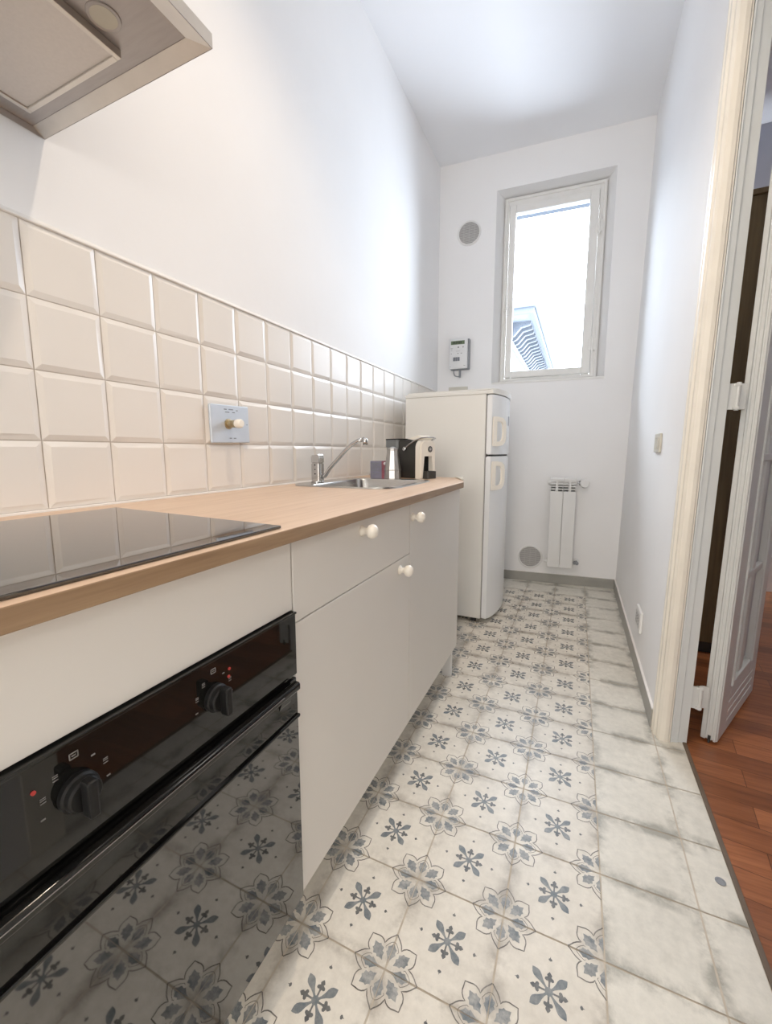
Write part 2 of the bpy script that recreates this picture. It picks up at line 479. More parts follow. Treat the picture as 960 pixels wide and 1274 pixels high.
# left wall and its tiling
bm = B(); box(bm, -.2, -.008, Y0, yb(0) + .1, 0, CZ)
struct(obj('wall_left', bm, M['plaster']))
bm = B()
tw, th, tz = .151676, .15, .900
box(bm, -.008, -.0062, Y0, yb(0) - .001, .85, tz + 4 * th + .001, mi=1)
kk0 = int((Y0) / tw); kk1 = int(yb(0) / tw) + 1
for k in range(kk0, kk1):
    for j in range(4):
        g = .0011; y0, y1 = k * tw + g, (k + 1) * tw - g; z0, z1 = tz + j * th + g, tz + (j + 1) * th - g
        y1 = min(y1, yb(0) - .002)
        if y1 - y0 < .03: continue
        bv = .0125
        a = loop(bm, [(-.0066, y0, z0), (-.0066, y1, z0), (-.0066, y1, z1), (-.0066, y0, z1)])
        b0 = loop(bm, [(-.0038, y0, z0), (-.0038, y1, z0), (-.0038, y1, z1), (-.0038, y0, z1)])
        ty, tz_ = random.uniform(-.0011, .0011), random.uniform(-.0009, .0009)
        b = loop(bm, [(-ty - tz_, y0 + bv, z0 + bv), (ty - tz_, y1 - bv, z0 + bv), (ty + tz_, y1 - bv, z1 - bv), (-ty + tz_, y0 + bv, z1 - bv)])
        ring_bridge(bm, a, b0); ring_bridge(bm, b0, b); bm.faces.new(b)
prism(bm, [(-.008, tz + 4 * th - .0005), (-.0005, tz + 4 * th - .0005), (.0022, tz + 4 * th + .001), (.0018, tz + 4 * th + .004), (-.008, tz + 4 * th + .013)], Y0, yb(0) - .001, mi=2, axis='y')     # sealant on top
box(bm, -.006, .006, Y0, 1.6, .893, .9, .002, mi=2)                                            # bead on the worktop
struct(obj('trim_2', bm, [M['tile'], M['tilegrout'], M['bead']]), 'four rows of bevelled cream wall tiles above the worktop')

# back wall with splayed window recess
bm = B()
A0, A1 = -.02, 1.62
o0, o1, oz0, oz1 = .418, 1.202, 1.545, 2.930          # opening at the wall face
i0, i1, iz0, iz1 = .466, 1.166, 1.560, 2.922          # opening at frame depth
dep, dout = .120, .30
Fo = loop(bm, [(A0, 0, 0), (A1, 0, 0), (A1, 0, CZ), (A0, 0, CZ)])
Fi = loop(bm, [(o0, 0, oz0), (o1, 0, oz0), (o1, 0, oz1), (o0, 0, oz1)])
G1 = loop(bm, [(i0, dep, iz0), (i1, dep, iz0), (i1, dep, iz1), (i0, dep, iz1)])
G2 = loop(bm, [(i0 + .025, .165, iz0 + .02), (i1 - .025, .165, iz0 + .02), (i1 - .025, .165, iz1 - .05), (i0 + .025, .165, iz1 - .05)])
G3 = loop(bm, [(i0 + .025, .29, iz0 + .02), (i1 - .025, .29, iz0 + .02), (i1 - .025, .29, iz1 - .082), (i0 + .025, .29, iz1 - .082)])
Bo = loop(bm, [(A0, .29, 0), (A1, .29, 0), (A1, .29, CZ), (A0, .29, CZ)])
ring_bridge(bm, Fo, Fi); ring_bridge(bm, Fi, G1); ring_bridge(bm, G1, G2); ring_bridge(bm, G2, G3, 1); ring_bridge(bm, G3, Bo, 1); ring_bridge(bm, Bo, Fo)
struct(obj('wall_back', bm, [M['plaster'], M['outer']], xf=MB))

# right wall (leaning), behind the doorway jamb, and in front of the doorway
DY0, DY1, DH = -.05, 1.222, 2.75
bm = B()
box(bm, XR, XR + .105, DY1, yb(XR) + .15, 0, CZ)
box(bm, XR, XR + .105, Y0, DY0, 0, CZ)
box(bm, XR, XR + .105, DY0, DY1, DH, CZ)
struct(obj('wall_right', bm, M['plaster'], xf=ML))
bm = B(); box(bm, -.2, XR + .25, Y0 - .15, Y0, 0, CZ)
struct(obj('wall_front', bm, M['plaster']))
bm = B(); box(bm, -.2, 1.62, Y0 - .1, 3.3, CZ, CZ + .1)
struct(obj('ceiling', bm, M['ceiling']))

# skirting
bm = B(); box(bm, .0, XR - .001, -.011, .002, 0, .071, .001, mi=0); box(bm, 0, XR - .001, -.0112, .002, .071, .0745, .001, mi=1)
struct(obj('baseboard_back', bm, [M['skirting'], M['bead']], xf=MB))
bm = B(); box(bm, XR - .010, XR + .002, DY1 - .002, yb(XR) - .012, 0, .071, .001, mi=0); box(bm, XR - .0102, XR + .002, DY1 - .002, yb(XR) - .012, .071, .0745, .001, mi=1)
struct(obj('baseboard_right', bm, [M['skirting'], M['bead']], xf=ML))

# doorway casing and jamb (profiles extruded up, leaning with the wall)
def door_side(name, prof, m, z1=2.75, label=None):
    b_ = B(); prism(b_, prof, 0, z1)
    return struct(obj(name, b_, m, xf=ML), label)
cas = [(1.366, 1.2225), (1.357, 1.221), (1.356, 1.205), (1.360, 1.200), (1.357, 1.193), (1.358, 1.178), (1.364, 1.171), (1.365, 1.158), (1.372, 1.148), (1.386, 1.145), (1.397, 1.146), (1.400, 1.151), (1.404, 1.151), (1.406, 1.2225)]
door_side('trim_3', cas, M['casing'], label='cream moulded casing on the right wall beside the doorway')
jam = [(1.406, 1.2225), (1.406, 1.152), (1.4095, 1.1515), (1.411, 1.157), (1.428, 1.159), (1.430, 1.165), (1.456, 1.168), (1.456, 1.2225)]
door_side('trim_4', jam, M['jamb'], label='grey white door jamb behind the cream casing')
jm2 = [(1.356, -.05), (1.356, .03), (1.456, .03), (1.456, -.05)]
door_side('trim_5', jm2, M['casing'])
bm = B(); box(bm, 1.356, 1.456, .03, 1.1445, 2.72, 2.75)
struct(obj('trim_6', bm, M['casing'], xf=ML))

# ---- window
win = bpy.data.objects.new('window_1', None); win.location = MB @ Vector((.82, .1, 1.55)); link(win)
struct(win, 'narrow tall window with an off white frame set in the back wall')
fo = (.482, 1.150, 1.562, 2.884); fi = (.508, 1.112, 1.588, 2.832); gl = (.556, 1.052, 1.640, 2.776)
WD = .045; WK = 1 + WD / 3.5
def WT(q): return (.80 + (q[0] - .80) * WK, .80 + (q[1] - .80) * WK, 1.023 + (q[2] - 1.023) * WK, 1.023 + (q[3] - 1.023) * WK)
def rect_frame(bm, outer, inner, d0, d1, bev=.003, mi=0):
    x0, x1, z0, z1 = WT(outer); a0, a1, c0, c1 = WT(inner); d0 += WD; d1 += WD
    box(bm, x0, a0, d0, d1, z0, z1, bev, mi=mi); box(bm, a1, x1, d0, d1, z0, z1, bev, mi=mi)
    box(bm, a0, a1, d0, d1, z0, c0, bev, mi=mi); box(bm, a0, a1, d0, d1, c1, z1, bev, mi=mi)
bm = B(); rect_frame(bm, (.474, 1.156, 1.558, 2.890), fi, .062, .13)
rect_frame(bm, (.480, 1.150, 1.566, 2.884), (.494, 1.134, 1.578, 2.866), .052, .066)
obj('frame', bm, M['winframe'], win, xf=MB)
bm = B(); rect_frame(bm, (.511, 1.109, 1.591, 2.829), gl, .050, .105, .005)
sash = obj('sash', bm, M['winframe'], win, xf=MB)
bm = B(); g4 = WT(gl); box(bm, g4[0] - .004, g4[1] + .004, .082 + WD, .086 + WD, g4[2] - .004, g4[3] + .004)
obj('pane', bm, M['pane'], sash, xf=MB)
for z in (2.60, 1.79):
    bm = B(); cyl(bm, (1.116, .045, z - .05), (1.116, .045, z + .05), .0075); cyl(bm, (1.116, .045, z - .058), (1.116, .045, z + .058), .004)
    box(bm, 1.119, 1.142, .046, .052, z - .04, z + .04, .002); box(bm, 1.092, 1.113, .045, .0515, z - .04, z + .04, .002)
    obj('hinge', bm, M['winframe'], win, True, xf=MB @ Matrix.Translation((.004, WD, .012)))
bm = B(); cyl(bm, (.522, .052, 2.12), (.522, .030, 2.12), .009); tube(bm, [(.522, .03, 2.12), (.522, .022, 2.105), (.522, .020, 2.05)], [.007, .007, .005])
box(bm, .512, .532, .046, .051, 2.09, 2.15, .003); box(bm, .486, .504, .042, .053, 2.095, 2.125, .003)
obj('latch', bm, M['winframe'], win, True, label='small painted latch at mid height', xf=MB @ Matrix.Translation((-.003, WD, .012)))
bm = B(); box(bm, .420, 1.200, -.004, .115, 1.540, 1.556, .003)
obj('sill', bm, M['winframe'], win, xf=MB)

# ------------------------------------------------------------------ building outside the window
bd = thing('neighbouring_building', 'pale building with bracketed roof eaves seen outside the window', 'building', (-3, 14, 0))
ez = 3.99
bm = B(); box(bm, -9, -.46, 9.6, 34, -6, ez - .12)
obj('wall', bm, M['facade'], bd)
bm = B(); box(bm, -9, -.40, 9.53, 34, ez - .62, ez - .50); box(bm, -9, -.42, 9.55, 34, ez - .30, ez - .12)
obj('cornice', bm, M['eavelight'], bd)
bm = B(); box(bm, -9, .02, 9.08, 34, ez - .12, ez - .06)
obj('soffit', bm, M['eavelight'], bd)
bm = B(); box(bm, -9, .11, 9.0, 9.09, ez - .17, ez + .02); box(bm, .02, .11, 9.09, 34, ez - .17, ez + .02)
obj('fascia', bm, M['eave'], bd)
bm = B(); cyl(bm, (.15, 8.95, ez - .01), (.15, 34, ez - .01), .055, seg=10); cyl(bm, (.15, 8.95, ez - .01), (-9, 8.95, ez - .01), .055, seg=10)
obj('gutter', bm, M['eavelight'], bd, True)
bm = B(); prism(bm, [(-9, ez + .02), (.16, ez + .03), (.10, ez + .09), (-4.5, ez + 1.2), (-9, ez + .6)], 8.97, 34, axis='y')
obj('roof', bm, M['rooftile'], bd)
y = 9.75
while y < 26:
    bm = B(); prism(bm, [(-.46, ez - .12), (-.46, ez - .44), (-.36, ez - .40), (-.22, ez - .24), (-.03, ez - .20), (-.03, ez - .12)], y, y + .12, axis='y')
    obj('bracket', bm, M['eave'], bd); y += .38
x = -.85
while x > -2.6:
    bm = B(); prism(bm, [(9.6, ez - .12), (9.6, ez - .44), (9.5, ez - .40), (9.36, ez - .24), (9.12, ez - .20), (9.12, ez - .12)], x, x + .12, axis='x')
    obj('bracket', bm, M['eave'], bd); x -= .38

# ------------------------------------------------------------------ KITCHEN UNITS
ZT = .895; XF = .600
def knob_part(parent, y, z):
    b_ = B(); lathe(b_, (XF, y, z), (1, 0, 0), [(0, .0135), (.003, .0135), (.006, .0085), (.013, .0075), (.017, .010), (.020, .0148), (.026, .0172), (.032, .0165), (.038, .012), (.041, .006), (.042, 0)], 24)
    return obj('knob', b_, M['cream'], parent, 'all', label='cream ball knob')
def leg_part(parent, x, y):
    b_ = B(); box(b_, x, x + .042, y, y + .022, .0, .150, .002)
    return obj('leg', b_, M['white'], parent)
def unit(name, label, y0, y1, fronts, oven=False):
    """fronts: list of (part, z0, z1, [(knob y, z)])"""
    t = thing(name, label, 'cabinet', (.3, (y0 + y1) / 2, 0))
    b_ = B()
    e = .0005
    box(b_, .03, .580, y0 + e, y0 + .018, .146, .866); box(b_, .03, .580, y1 - .018, y1 - e, .146, .866)
    box(b_, .03, .580, y0 + .018, y1 - .018, .146, .162); box(b_, .03, .045, y0 + .018, y1 - .018, .162, .866)
    if not oven: box(b_, .045, .575, y0 + .018, y1 - .018, .162, .176)
    obj('carcass', b_, M['white'], t)
    for part, z0, z1, kn in fronts:
        b_ = B(); box(b_, .581, XF, y0 + .0016, y1 - .0016, z0, z1, .0008, 1)
        f_ = obj(part, b_, M['front'], t)
        for ky, kz in kn: knob_part(f_, ky, kz)
    for yy in (y0 + .004, y1 - .026):
        leg_part(t, .06, yy); leg_part(t, .541 if yy > 1.2 else .36, yy)
    return t
unit('oven_cabinet', 'white oven housing cabinet under the black hob, plain panel above the oven', -.535, .0675, [('panel', .740, .868, [])], True)
unit('base_cabinet', 'white base cabinet beside the oven with one drawer above one door', .0685, .668, [('drawer', .7125, .868, [(.345, .838)]), ('door', .146, .7095, [(.586, .680)])])
unit('base_cabinet', 'white base cabinet at the far end of the worktop with one tall door', .669, 1.283, [('door', .146, .868, [(.690, .823)])])

# worktop with a sink cut-out
sx0, sx1, sy0, sy1 = .045, .488, .785, 1.285
hole = rrect(sx0 + .018, sx1 - .018, sy0 + .018, sy1 - .018, .075, 5)
bm = B()
outer = [(.004, -.60), (.622, -.60), (.622, 1.258), (.548, 1.55), (.004, 1.60)]
def plate_with_hole(bm, outer, hole, z0, z1, mi_top=0, mi_side=1):
    for z in (z0, z1):
        vo = loop(bm, [(a, b, z) for a, b in outer]); vh = loop(bm, [(a, b, z) for a, b in hole])
        es = []
        for L in (vo, vh):
            for k in range(len(L)): es.append(bm.edges.new((L[k], L[(k + 1) % len(L)])))
        r = bmesh.ops.triangle_fill(bm, use_beauty=True, use_dissolve=False, edges=es)
        for f in r['geom']:
            if isinstance(f, bmesh.types.BMFace): f.material_index = mi_top
        if z == z0: lo = (vo, vh)
        else:
            ring_bridge(bm, lo[0], vo, mi_side); ring_bridge(bm, lo[1], vh, mi_side)
plate_with_hole(bm, outer, hole, .870, ZT)
wt = obj('worktop', bm, [M['oak'], M['oakedge']])
tag(wt, 'long light oak worktop running along the tiled wall', 'worktop')
bv = wt.modifiers.new('bevel', 'BEVEL'); bv.width = .0018; bv.segments = 2; bv.limit_method = 'ANGLE'; bv.angle_limit = math.radians(50)
bm = B(); prism(bm, [(.51, 1.535), (.548, 1.546), (.600, 1.345), (.595, 1.335)], ZT, ZT + .006)
obj('end_strip', bm, M['beige'], wt, label='thin grey metal strip at the far end')

# hob
bm = B(); prism(bm, [(.606, .035), (.110, .078), (.105, -.555), (.606, -.565)], ZT + .0005, ZT + .0055)
hb = obj('hob', bm, M['hobglass']); tag(hb, 'frameless black glass hob set on the oak worktop', 'hob')
bvm = hb.modifiers.new('bevel', 'BEVEL'); bvm.width = .0015; bvm.segments = 2

# oven
ov = thing('built_in_oven', 'black glass built-in oven with two control knobs and bar handle', 'oven', (.33, -.23, .165))
OY0, OY1 = -.531, .0672
bm = B(); box(bm, .06, .586, -.515, .048, .166, .735)
obj('housing', bm, M['gap'], ov)
bm = B(); box(bm, .5875, .606, OY0, OY1, .618, .7355, .0015)
cp = obj('control_panel', bm, M['ovenpanel'], ov)
bm = B(); box(bm, .5875, .609, OY0, OY1, .7335, .7375, .001)
obj('top_trim', bm, M['oventrim'], ov)
PX = .6065
for ky in (-.128, -.312):
    bm = B(); lathe(bm, (PX, ky, .680), (1, 0, 0), [(0, .0195), (.006, .0195), (.008, .0175), (.014, .017), (.016, .015)], 28)
    kb = obj('knob', bm, M['black'], ov, True, label='round black control knob with raised grip')
    bm = B(); box(bm, PX + .014, PX + .030, ky - .0055, ky + .0055, .680 - .020, .680 + .020, .003)
    obj('grip', bm, M['black'], kb)
    # printed scale
    bm = B()
    for q in range(-3, 4):
        a = math.radians(90 + q * 34); rr = .0325
        if q == 0:
            for dy, dz, w, h in ((0, 0, .0085, .001), (0, .006, .0085, .001), (-.004, .003, .001, .006), (.004, .003, .001, .006), (0, .003, .004, .001)):
                box(bm, PX - .0003, PX + .0002, ky + dy - w / 2, ky + dy + w / 2, .719 + dz - 3e-3 - h / 2, .719 + dz - 3e-3 + h / 2)
        else:
            cy_, cz_ = ky + rr * math.cos(a), .680 + rr * math.sin(a)
            if q in (1, 2, -2):
                for dz in (-.0025, .0005, .0025): box(bm, PX - .0003, PX + .0002, cy_ - .0025, cy_ + .0025, cz_ + dz - .0004, cz_ + dz + .0004)
            else: box(bm, PX - .0003, PX + .0002, cy_ - .002, cy_ + .002, cz_ - .0008, cz_ + .0008)
    obj('scale_print', bm, M['greyprint'], cp)
for ky, kz in ((-.098, .708), (-.100, .697), (-.349, .706)):
    bm = B(); cyl(bm, (PX - .0005, ky, kz), (PX + .0008, ky, kz), .0022, seg=12)
    obj('indicator_mark', bm, M['red'], cp, label='small red dot')
# door: top band, glass, handle
bm = B(); box(bm, .5875, .604, OY0, OY1, .148, .611, .002)
dr = obj('door', bm, M['oventrim'], ov)
bm = B(); box(bm, .6042, .6072, OY0 + .002, OY1 - .002, .150, .534, .001)
obj('glass', bm, M['ovenglass'], dr)
bm = B(); box(bm, .6042, .6068, OY0 + .002, OY1 - .002, .541, .594, .001)
obj('glass', bm, M['ovenpanel'], dr)
bm = B(); box(bm, .604, .6115, OY0, OY1, .534, .541, .0025)
obj('trim', bm, M['oventrim'], dr)
bm = B(); 
prism(bm, rrect(.6075, .622, .596, .612, .005, 5), OY0 + .03, OY1 - .014, axis='y')
for y in (OY0 + .05, OY1 - .055): prism(bm, [(.604, .566), (.604, .606), (.614, .606), (.616, .600)], y, y + .030, axis='y')
obj('handle', bm, M['oventrim'], dr, 40)
bm = B(); box(bm, .6221, .6227, OY0 + .03, OY1 - .06, .6062, .6070)
obj('handle_highlight', bm, M['hood'], dr)  # thin pale steel line painting the highlight along the handle bar

# sink
sk = thing('kitchen_sink', 'single bowl stainless steel sink let into the oak worktop', 'sink', (.27, 1.04, ZT))
bm = B()
NR = 6
def lp(x0, x1, y0, y1, r, z): return loop(bm, [(a, b, z) for a, b in rrect(x0, x1, y0, y1, r, NR)])
L0 = lp(sx0, sx1, sy0, sy1, .095, ZT + .0004)
L1 = lp(sx0 + .002, sx1 - .002, sy0 + .002, sy1 - .002, .093, ZT + .0055)
L2 = lp(sx0 + .014, sx1 - .014, sy0 + .014, sy1 - .014, .082, ZT + .0045)
bx0, bx1, by0, by1 = sx0 + .078, sx1 - .030, sy0 + .030, sy1 - .030
L3 = lp(bx0, bx1, by0, by1, .050, ZT + .0025)
L4 = lp(bx0 + .006, bx1 - .006, by0 + .006, by1 - .006, .046, ZT - .008)
ring_bridge(bm, L0, L1); ring_bridge(bm, L1, L2); ring_bridge(bm, L2, L3)
obj('rim', bm, M['steel'], sk, 25)
bm = B()
L3 = lp(bx0, bx1, by0, by1, .050, ZT + .0025)
L4 = lp(bx0 + .006, bx1 - .006, by0 + .006, by1 - .006, .046, ZT - .008)
L5 = lp(bx0 + .014, bx1 - .014, by0 + .014, by1 - .014, .046, ZT - .140)
L6 = lp(bx0 + .036, bx1 - .036, by0 + .036, by1 - .036, .036, ZT - .155)
ring_bridge(bm, L3, L4); ring_bridge(bm, L4, L5); ring_bridge(bm, L5, L6); bm.faces.new(L6)
obj('bowl', bm, M['steel'], sk, 30)
bm = B(); lathe(bm, ((bx0 + bx1) / 2, (by0 + by1) / 2, ZT - .154), (0, 0, 1), [(0, .04), (.003, .04), (.004, .034), (.001, .03), (.001, 0)], 28)
obj('drain', bm, M['chrome'], sk, True)
# mixer tap
FX, FY = .083, .957
tp = thing('mixer_tap', 'chrome single lever tap with long slanting spout behind the sink', 'tap', (FX, FY, ZT + .004))
bm = B(); prism(bm, rrect(FX - .0215, FX + .0215, FY - .0205, FY + .0205, .009, 5), ZT + .0085, ZT + .0812); lathe(bm, (FX, FY, ZT + .0045), (0, 0, 1), [(0, .027), (.003, .027), (.0045, .0255)], 28)
obj('body', bm, M['chrome'], tp, True)
bm = B(); 
prism(bm, [(FX - .020, .9765), (FX + .020, .9765), (FX + .021, 1.006), (FX + .017, 1.014), (FX - .021, 1.010)], FY - .0205, FY + .0205, axis='y')
bmesh.ops.bevel(bm, geom=bm.edges[:], offset=.004, segments=3, affect='EDGES')
lv = obj('lever', bm, M['chrome'], tp, 40)
bm = B(); 
for dz in (.030, .048, .066): cyl(bm, (FX, FY - .0205, .905 + dz), (FX, FY - .0222, .905 + dz), .003, seg=10)
obj('dark_dots', bm, M['gap'], tp)  # three small dark dots up the tap body
bm = B(); tube(bm, [(FX + .012, FY, .918), (FX + .035, FY, .926), (.140, FY, .956), (.178, FY, .993), (.216, FY, 1.030), (.245, FY, 1.053), (.272, FY, 1.067), (.296, FY, 1.0715)], [.0085, .0085, .008, .008, .008, .008, .008, .008])
tube(bm, [(.294, FY, 1.073), (.304, FY, 1.067), (.305, FY, 1.051)], [.0095, .0108, .0105])
obj('spout', bm, M['chrome'], tp, 'all')

# coffee things --------------------------------------------------------
bx = thing('coffee_capsule_box', 'small lavender and wine red carton between sink and steel pot', 'box', (.168, 1.385, ZT))
Rb = Matrix.Translation((.168, 1.382, ZT)) @ Matrix.Rotation(math.radians(22), 4, 'Z')
bm = B(); box(bm, -.042, .012, -.035, .035, 0, .084, .001, mi=0); box(bm, .0122, .042, -.0352, .0352, 0, .0843, .001, mi=1)
cb = obj('carton', bm, [M['boxblue'], M['boxred']], bx, xf=Rb)
bm = B()
for j, (w, z) in enumerate(((.040, .072), (.032, .063), (.044, .054), (.028, .045), (.042, .036), (.038, .020))):
    bm = B(); box(bm, -.038, -.038 + w, -.0362, -.0353, z, z + .0028)
    obj('print', bm, M['dotprint'], bx, xf=Rb)
bm = B(); cyl(bm, (.030, -.0352, .072), (.030, -.0368, .072), .0075, seg=16)
obj('white_seal', bm, M['whiteprint'], bx, xf=Rb)

px_, py_ = .262, 1.330
pot = thing('steel_coffee_pot', 'tapered stainless steel coffee pot in front of the black coffee machine', 'coffee pot', (px_, py_, ZT))
bm = B(); lathe(bm, (px_, py_, ZT + .001), (0, 0, 1), [(0, .0385), (.003, .0405), (.040, .0385), (.042, .0398), (.045, .0398), (.047, .0380), (.133, .0265), (.137, .0275), (.141, .0275)], 10)
obj('body', bm, M['potsteel'], pot)
bm = B(); lathe(bm, (px_, py_, ZT + .1425), (0, 0, 1), [(0, .0268), (.003, .026), (.006, .012), (.010, .006), (.0105, 0)], 20)
obj('lid', bm, M['potsteel'], pot, True)
bm = B(); tube(bm, [(px_ - .020, py_ + .02, ZT + .128), (px_ - .040, py_ + .040, ZT + .125), (px_ - .046, py_ + .046, ZT + .085), (px_ - .040, py_ + .04, ZT + .05)], [.006, .006, .006, .005])
obj('handle', bm, M['blackmat'], pot, 'all')

# capsule coffee machine: local frame, front = +x
CM = Matrix.Translation((.392, 1.420, ZT)) @ Matrix.Rotation(math.radians(-25), 4, 'Z')
cm = thing('coffee_machine', 'compact black coffee machine with cream front and smoky water tank', 'coffee machine', (.400, 1.415, ZT))
W = .052
bm = B(); prism(bm, [(-.140, .002), (-.010, .002), (-.010, .176), (-.022, .184), (-.140, .186)], -W + .004, W - .004, axis='y')
bmesh.ops.bevel(bm, geom=[e for e in bm.edges], offset=.006, segments=2, affect='EDGES')
obj('body', bm, M['blackmat'], cm, 30, xf=CM)
# cream front: an n-shaped shell
bm = B()
outl_ = rrect(-W, W, -.06, .182, .022, 6)
outl_ = [(y, max(z, .001)) for y, z in outl_]
prism(bm, [(W, .001), (W, .150), (W - .004, .166), (W - .014, .178), (W - .03, .183), (-W + .03, .183), (-W + .014, .178), (-W + .004, .166), (-W, .150), (-W, .001), (-W + .021, .001), (-W + .021, .112), (W - .021, .112), (W - .021, .001)], -.012, .022, axis='x')
bmesh.ops.bevel(bm, geom=[e for e in bm.edges if abs((e.verts[0].co - e.verts[1].co).x) < 1e-5 and e.verts[0].co.x > .01], offset=.005, segments=2, affect='EDGES')
obj('front_shell', bm, M['cream'], cm, 30, label='cream front shell', xf=CM)
bm = B(); box(bm, -.011, -.004, -W + .022, W - .022, .002, .112)
obj('niche', bm, M['black'], cm, xf=CM)
bm = B(); prism(bm, rrect(-.004, .052, -W + .022, W - .022, .012, 4), .002, .036)
dt = obj('drip_tray', bm, M['blackmat'], cm, 30, xf=CM)
bm = B(); 
for q in range(5): box(bm, .004 + q * .009, .008 + q * .009, -W + .03, W - .03, .036, .0375)
obj('grille', bm, M['black'], dt, xf=CM)
bm = B(); cyl(bm, (.0215, .012, .140), (.0235, .012, .140), .0145, seg=24)
lg = obj('badge', bm, M['black'], cm, label='round dark badge', xf=CM)
bm = B(); lathe(bm, (.0236, .012, .140), (1, 0, 0), [(0, .0105), (.0006, .0105)], 20); obj('badge_ring', bm, M['greyprint'], lg, xf=CM)
bm = B(); box(bm, .0242, .0246, .006, .018, .142, .1435); box(bm, .0242, .0246, .007, .017, .137, .1385)
obj('badge_print', bm, M['whiteprint'], lg, xf=CM)
bm = B(); prism(bm, [(-.055, .186), (-.09, .190), (-.012, .206), (.012, .196), (.012, .184)], -.036, .036, axis='y')
bmesh.ops.bevel(bm, geom=bm.edges[:], offset=.003, segments=2, affect='EDGES')
obj('lid', bm, M['cream'], cm, 30, xf=CM)
bm = B(); tube(bm, [(-.085, -W - .004, .142), (-.05, -W - .004, .164), (-.01, -W - .003, .183), (.02, -W + .002, .192), (.034, -.02, .1945), (.036, .02, .1945), (.02, W - .002, .192), (-.01, W + .003, .183), (-.085, W + .004, .142)], .0035, 10)
for s in (-1, 1): lathe(bm, (-.085, s * (W - .006), .142), (0, s, 0), [(0, .0105), (.012, .0105), (.014, .008), (.014, 0)], 18)
obj('lever', bm, M['chrome'], cm, 30, xf=CM)
bm = B(); prism(bm, rrect(-.232, -.142, -.05, .05, .018, 5), .002, .150)
obj('water_tank', bm, M['smoke'], cm, 30, xf=CM)
bm = B(); prism(bm, rrect(-.235, -.138, -.052, .052, .018, 5), .151, .188)
obj('tank_lid', bm, M['smoke'], cm, 30, xf=CM)
bm = B(); prism(bm, rrect(-.236, -.132, -.053, .053, .018, 5), .1885, .1935)
obj('tank_cover', bm, M['black'], cm, 30, xf=CM)

# plate on the tiles with a stem
pl_ = thing('valve_plate', 'square blue grey metal plate with a brass stem knob on the tiles', 'wall plate', (.004, .552, 1.116))
RP = Matrix.Translation((.0015, .552, 1.116)) @ Matrix.Rotation(math.radians(1.2), 4, 'X')
bm = B(); box(bm, 0, .010, -.0855, .0855, -.061, .061, .003)
pp = obj('plate', bm, M['plate'], pl_, xf=RP)
bm = B()
for y, z, w in ((-.022, .047, .012), (.003, .047, .020), (.030, .045, .008), (-.014, .038, .018), (.014, .038, .012), (-.005, -.046, .010), (.014, -.046, .012), (.075, .0, .004)):
    bm = B(); box(bm, .0099, .0104, y - w / 2, y + w / 2, z - .0014, z + .0014)
    obj('print', bm, M['dotprint'], pp, xf=RP)
bm = B(); lathe(bm, (.010, -.012, .0), (1, 0, 0), [(0, .017), (.003, .017), (.004, .012), (.020, .012), (.021, .010), (.027, .010), (.028, .0125), (.034, .0125)], 24)
st = obj('stem', bm, M['brass'], pl_, True, label='short brass stem', xf=RP)
bm = B(); lathe(bm, (.044, -.012, .0), (1, 0, 0), [(0, .0125), (.004, .014), (.018, .014), (.023, .011), (.024, 0)], 24)
obj('knob', bm, M['cream'], st, True, label='cream cap', xf=RP)

# range hood ------------------------------------------------------------
hd = thing('range_hood', 'brushed steel cooker hood on the left wall above the hob', 'cooker hood', (.2, -.23, 1.684))
HX, HY0, HY1, HZ = .473, -.535, .068, 1.684
bm = B()
def rl(x0, x1, y0, y1, z): return loop(bm, [(x0, y0, z), (x1, y0, z), (x1, y1, z), (x0, y1, z)])
xb = -.007
a = rl(xb, HX, HY0, HY1, HZ); b = rl(xb, HX, HY0, HY1, HZ + .022)
c = rl(xb, .235, -.36, -.11, HZ + .20); d = rl(xb, .235, -.36, -.11, CZ - .002)
ring_bridge(bm, a, b, 1); ring_bridge(bm, b, c, 0); ring_bridge(bm, c, d, 0)
obj('canopy', bm, [M['hood'], M['hoodlight']], hd)
bm = B()
def rl(x0, x1, y0, y1, z): return loop(bm, [(x0, y0, z), (x1, y0, z), (x1, y1, z), (x0, y1, z)])
a = rl(xb + .001, HX - .001, HY0 + .001, HY1 - .001, HZ); b = rl(xb + .004, HX - .034, HY0 + .026, HY1 - .024, HZ + .010)
ring_bridge(bm, a, b)
obj('rim', bm, M['hoodlight'], hd)
bm = B(); box(bm, xb + .004, HX - .034, HY0 + .026, HY1 - .024, HZ + .0105, HZ + .014)
up_ = obj('underside', bm, M['hood'], hd)
bm = B(); fx0, fx1, fy0, fy1 = .048, .322, -.40, .014
box(bm, fx0 + .009, fx1 - .009, fy0 + .009, fy1 - .009, HZ + .001, HZ + .010)
ft = obj('filter', bm, M['filter'], hd)
bm = B()
for x0, x1, y0, y1 in ((fx0, fx0 + .009, fy0, fy1), (fx1 - .009, fx1, fy0, fy1), (fx0 + .009, fx1 - .009, fy0, fy0 + .009), (fx0 + .009, fx1 - .009, fy1 - .009, fy1)):
    box(bm, x0, x1, y0, y1, HZ - .002, HZ + .0103, .001)
obj('filter_frame', bm, M['hoodlight'], ft)
for ly in (-.034, -.42):
    bm = B(); lathe(bm, (.352, ly, HZ + .0104), (0, 0, -1), [(0, .0245), (.0012, .0245), (.0018, .0232), (.001, .0215), (.001, .0195)], 32)
    lm_ = obj('lamp_ring', bm, M['hood'], hd, True)
    bm = B(); cyl(bm, (.352, ly, HZ + .0102), (.352, ly, HZ + .0090), .019, seg=32)
    obj('lamp_glass', bm, M['hoodglass'], lm_)

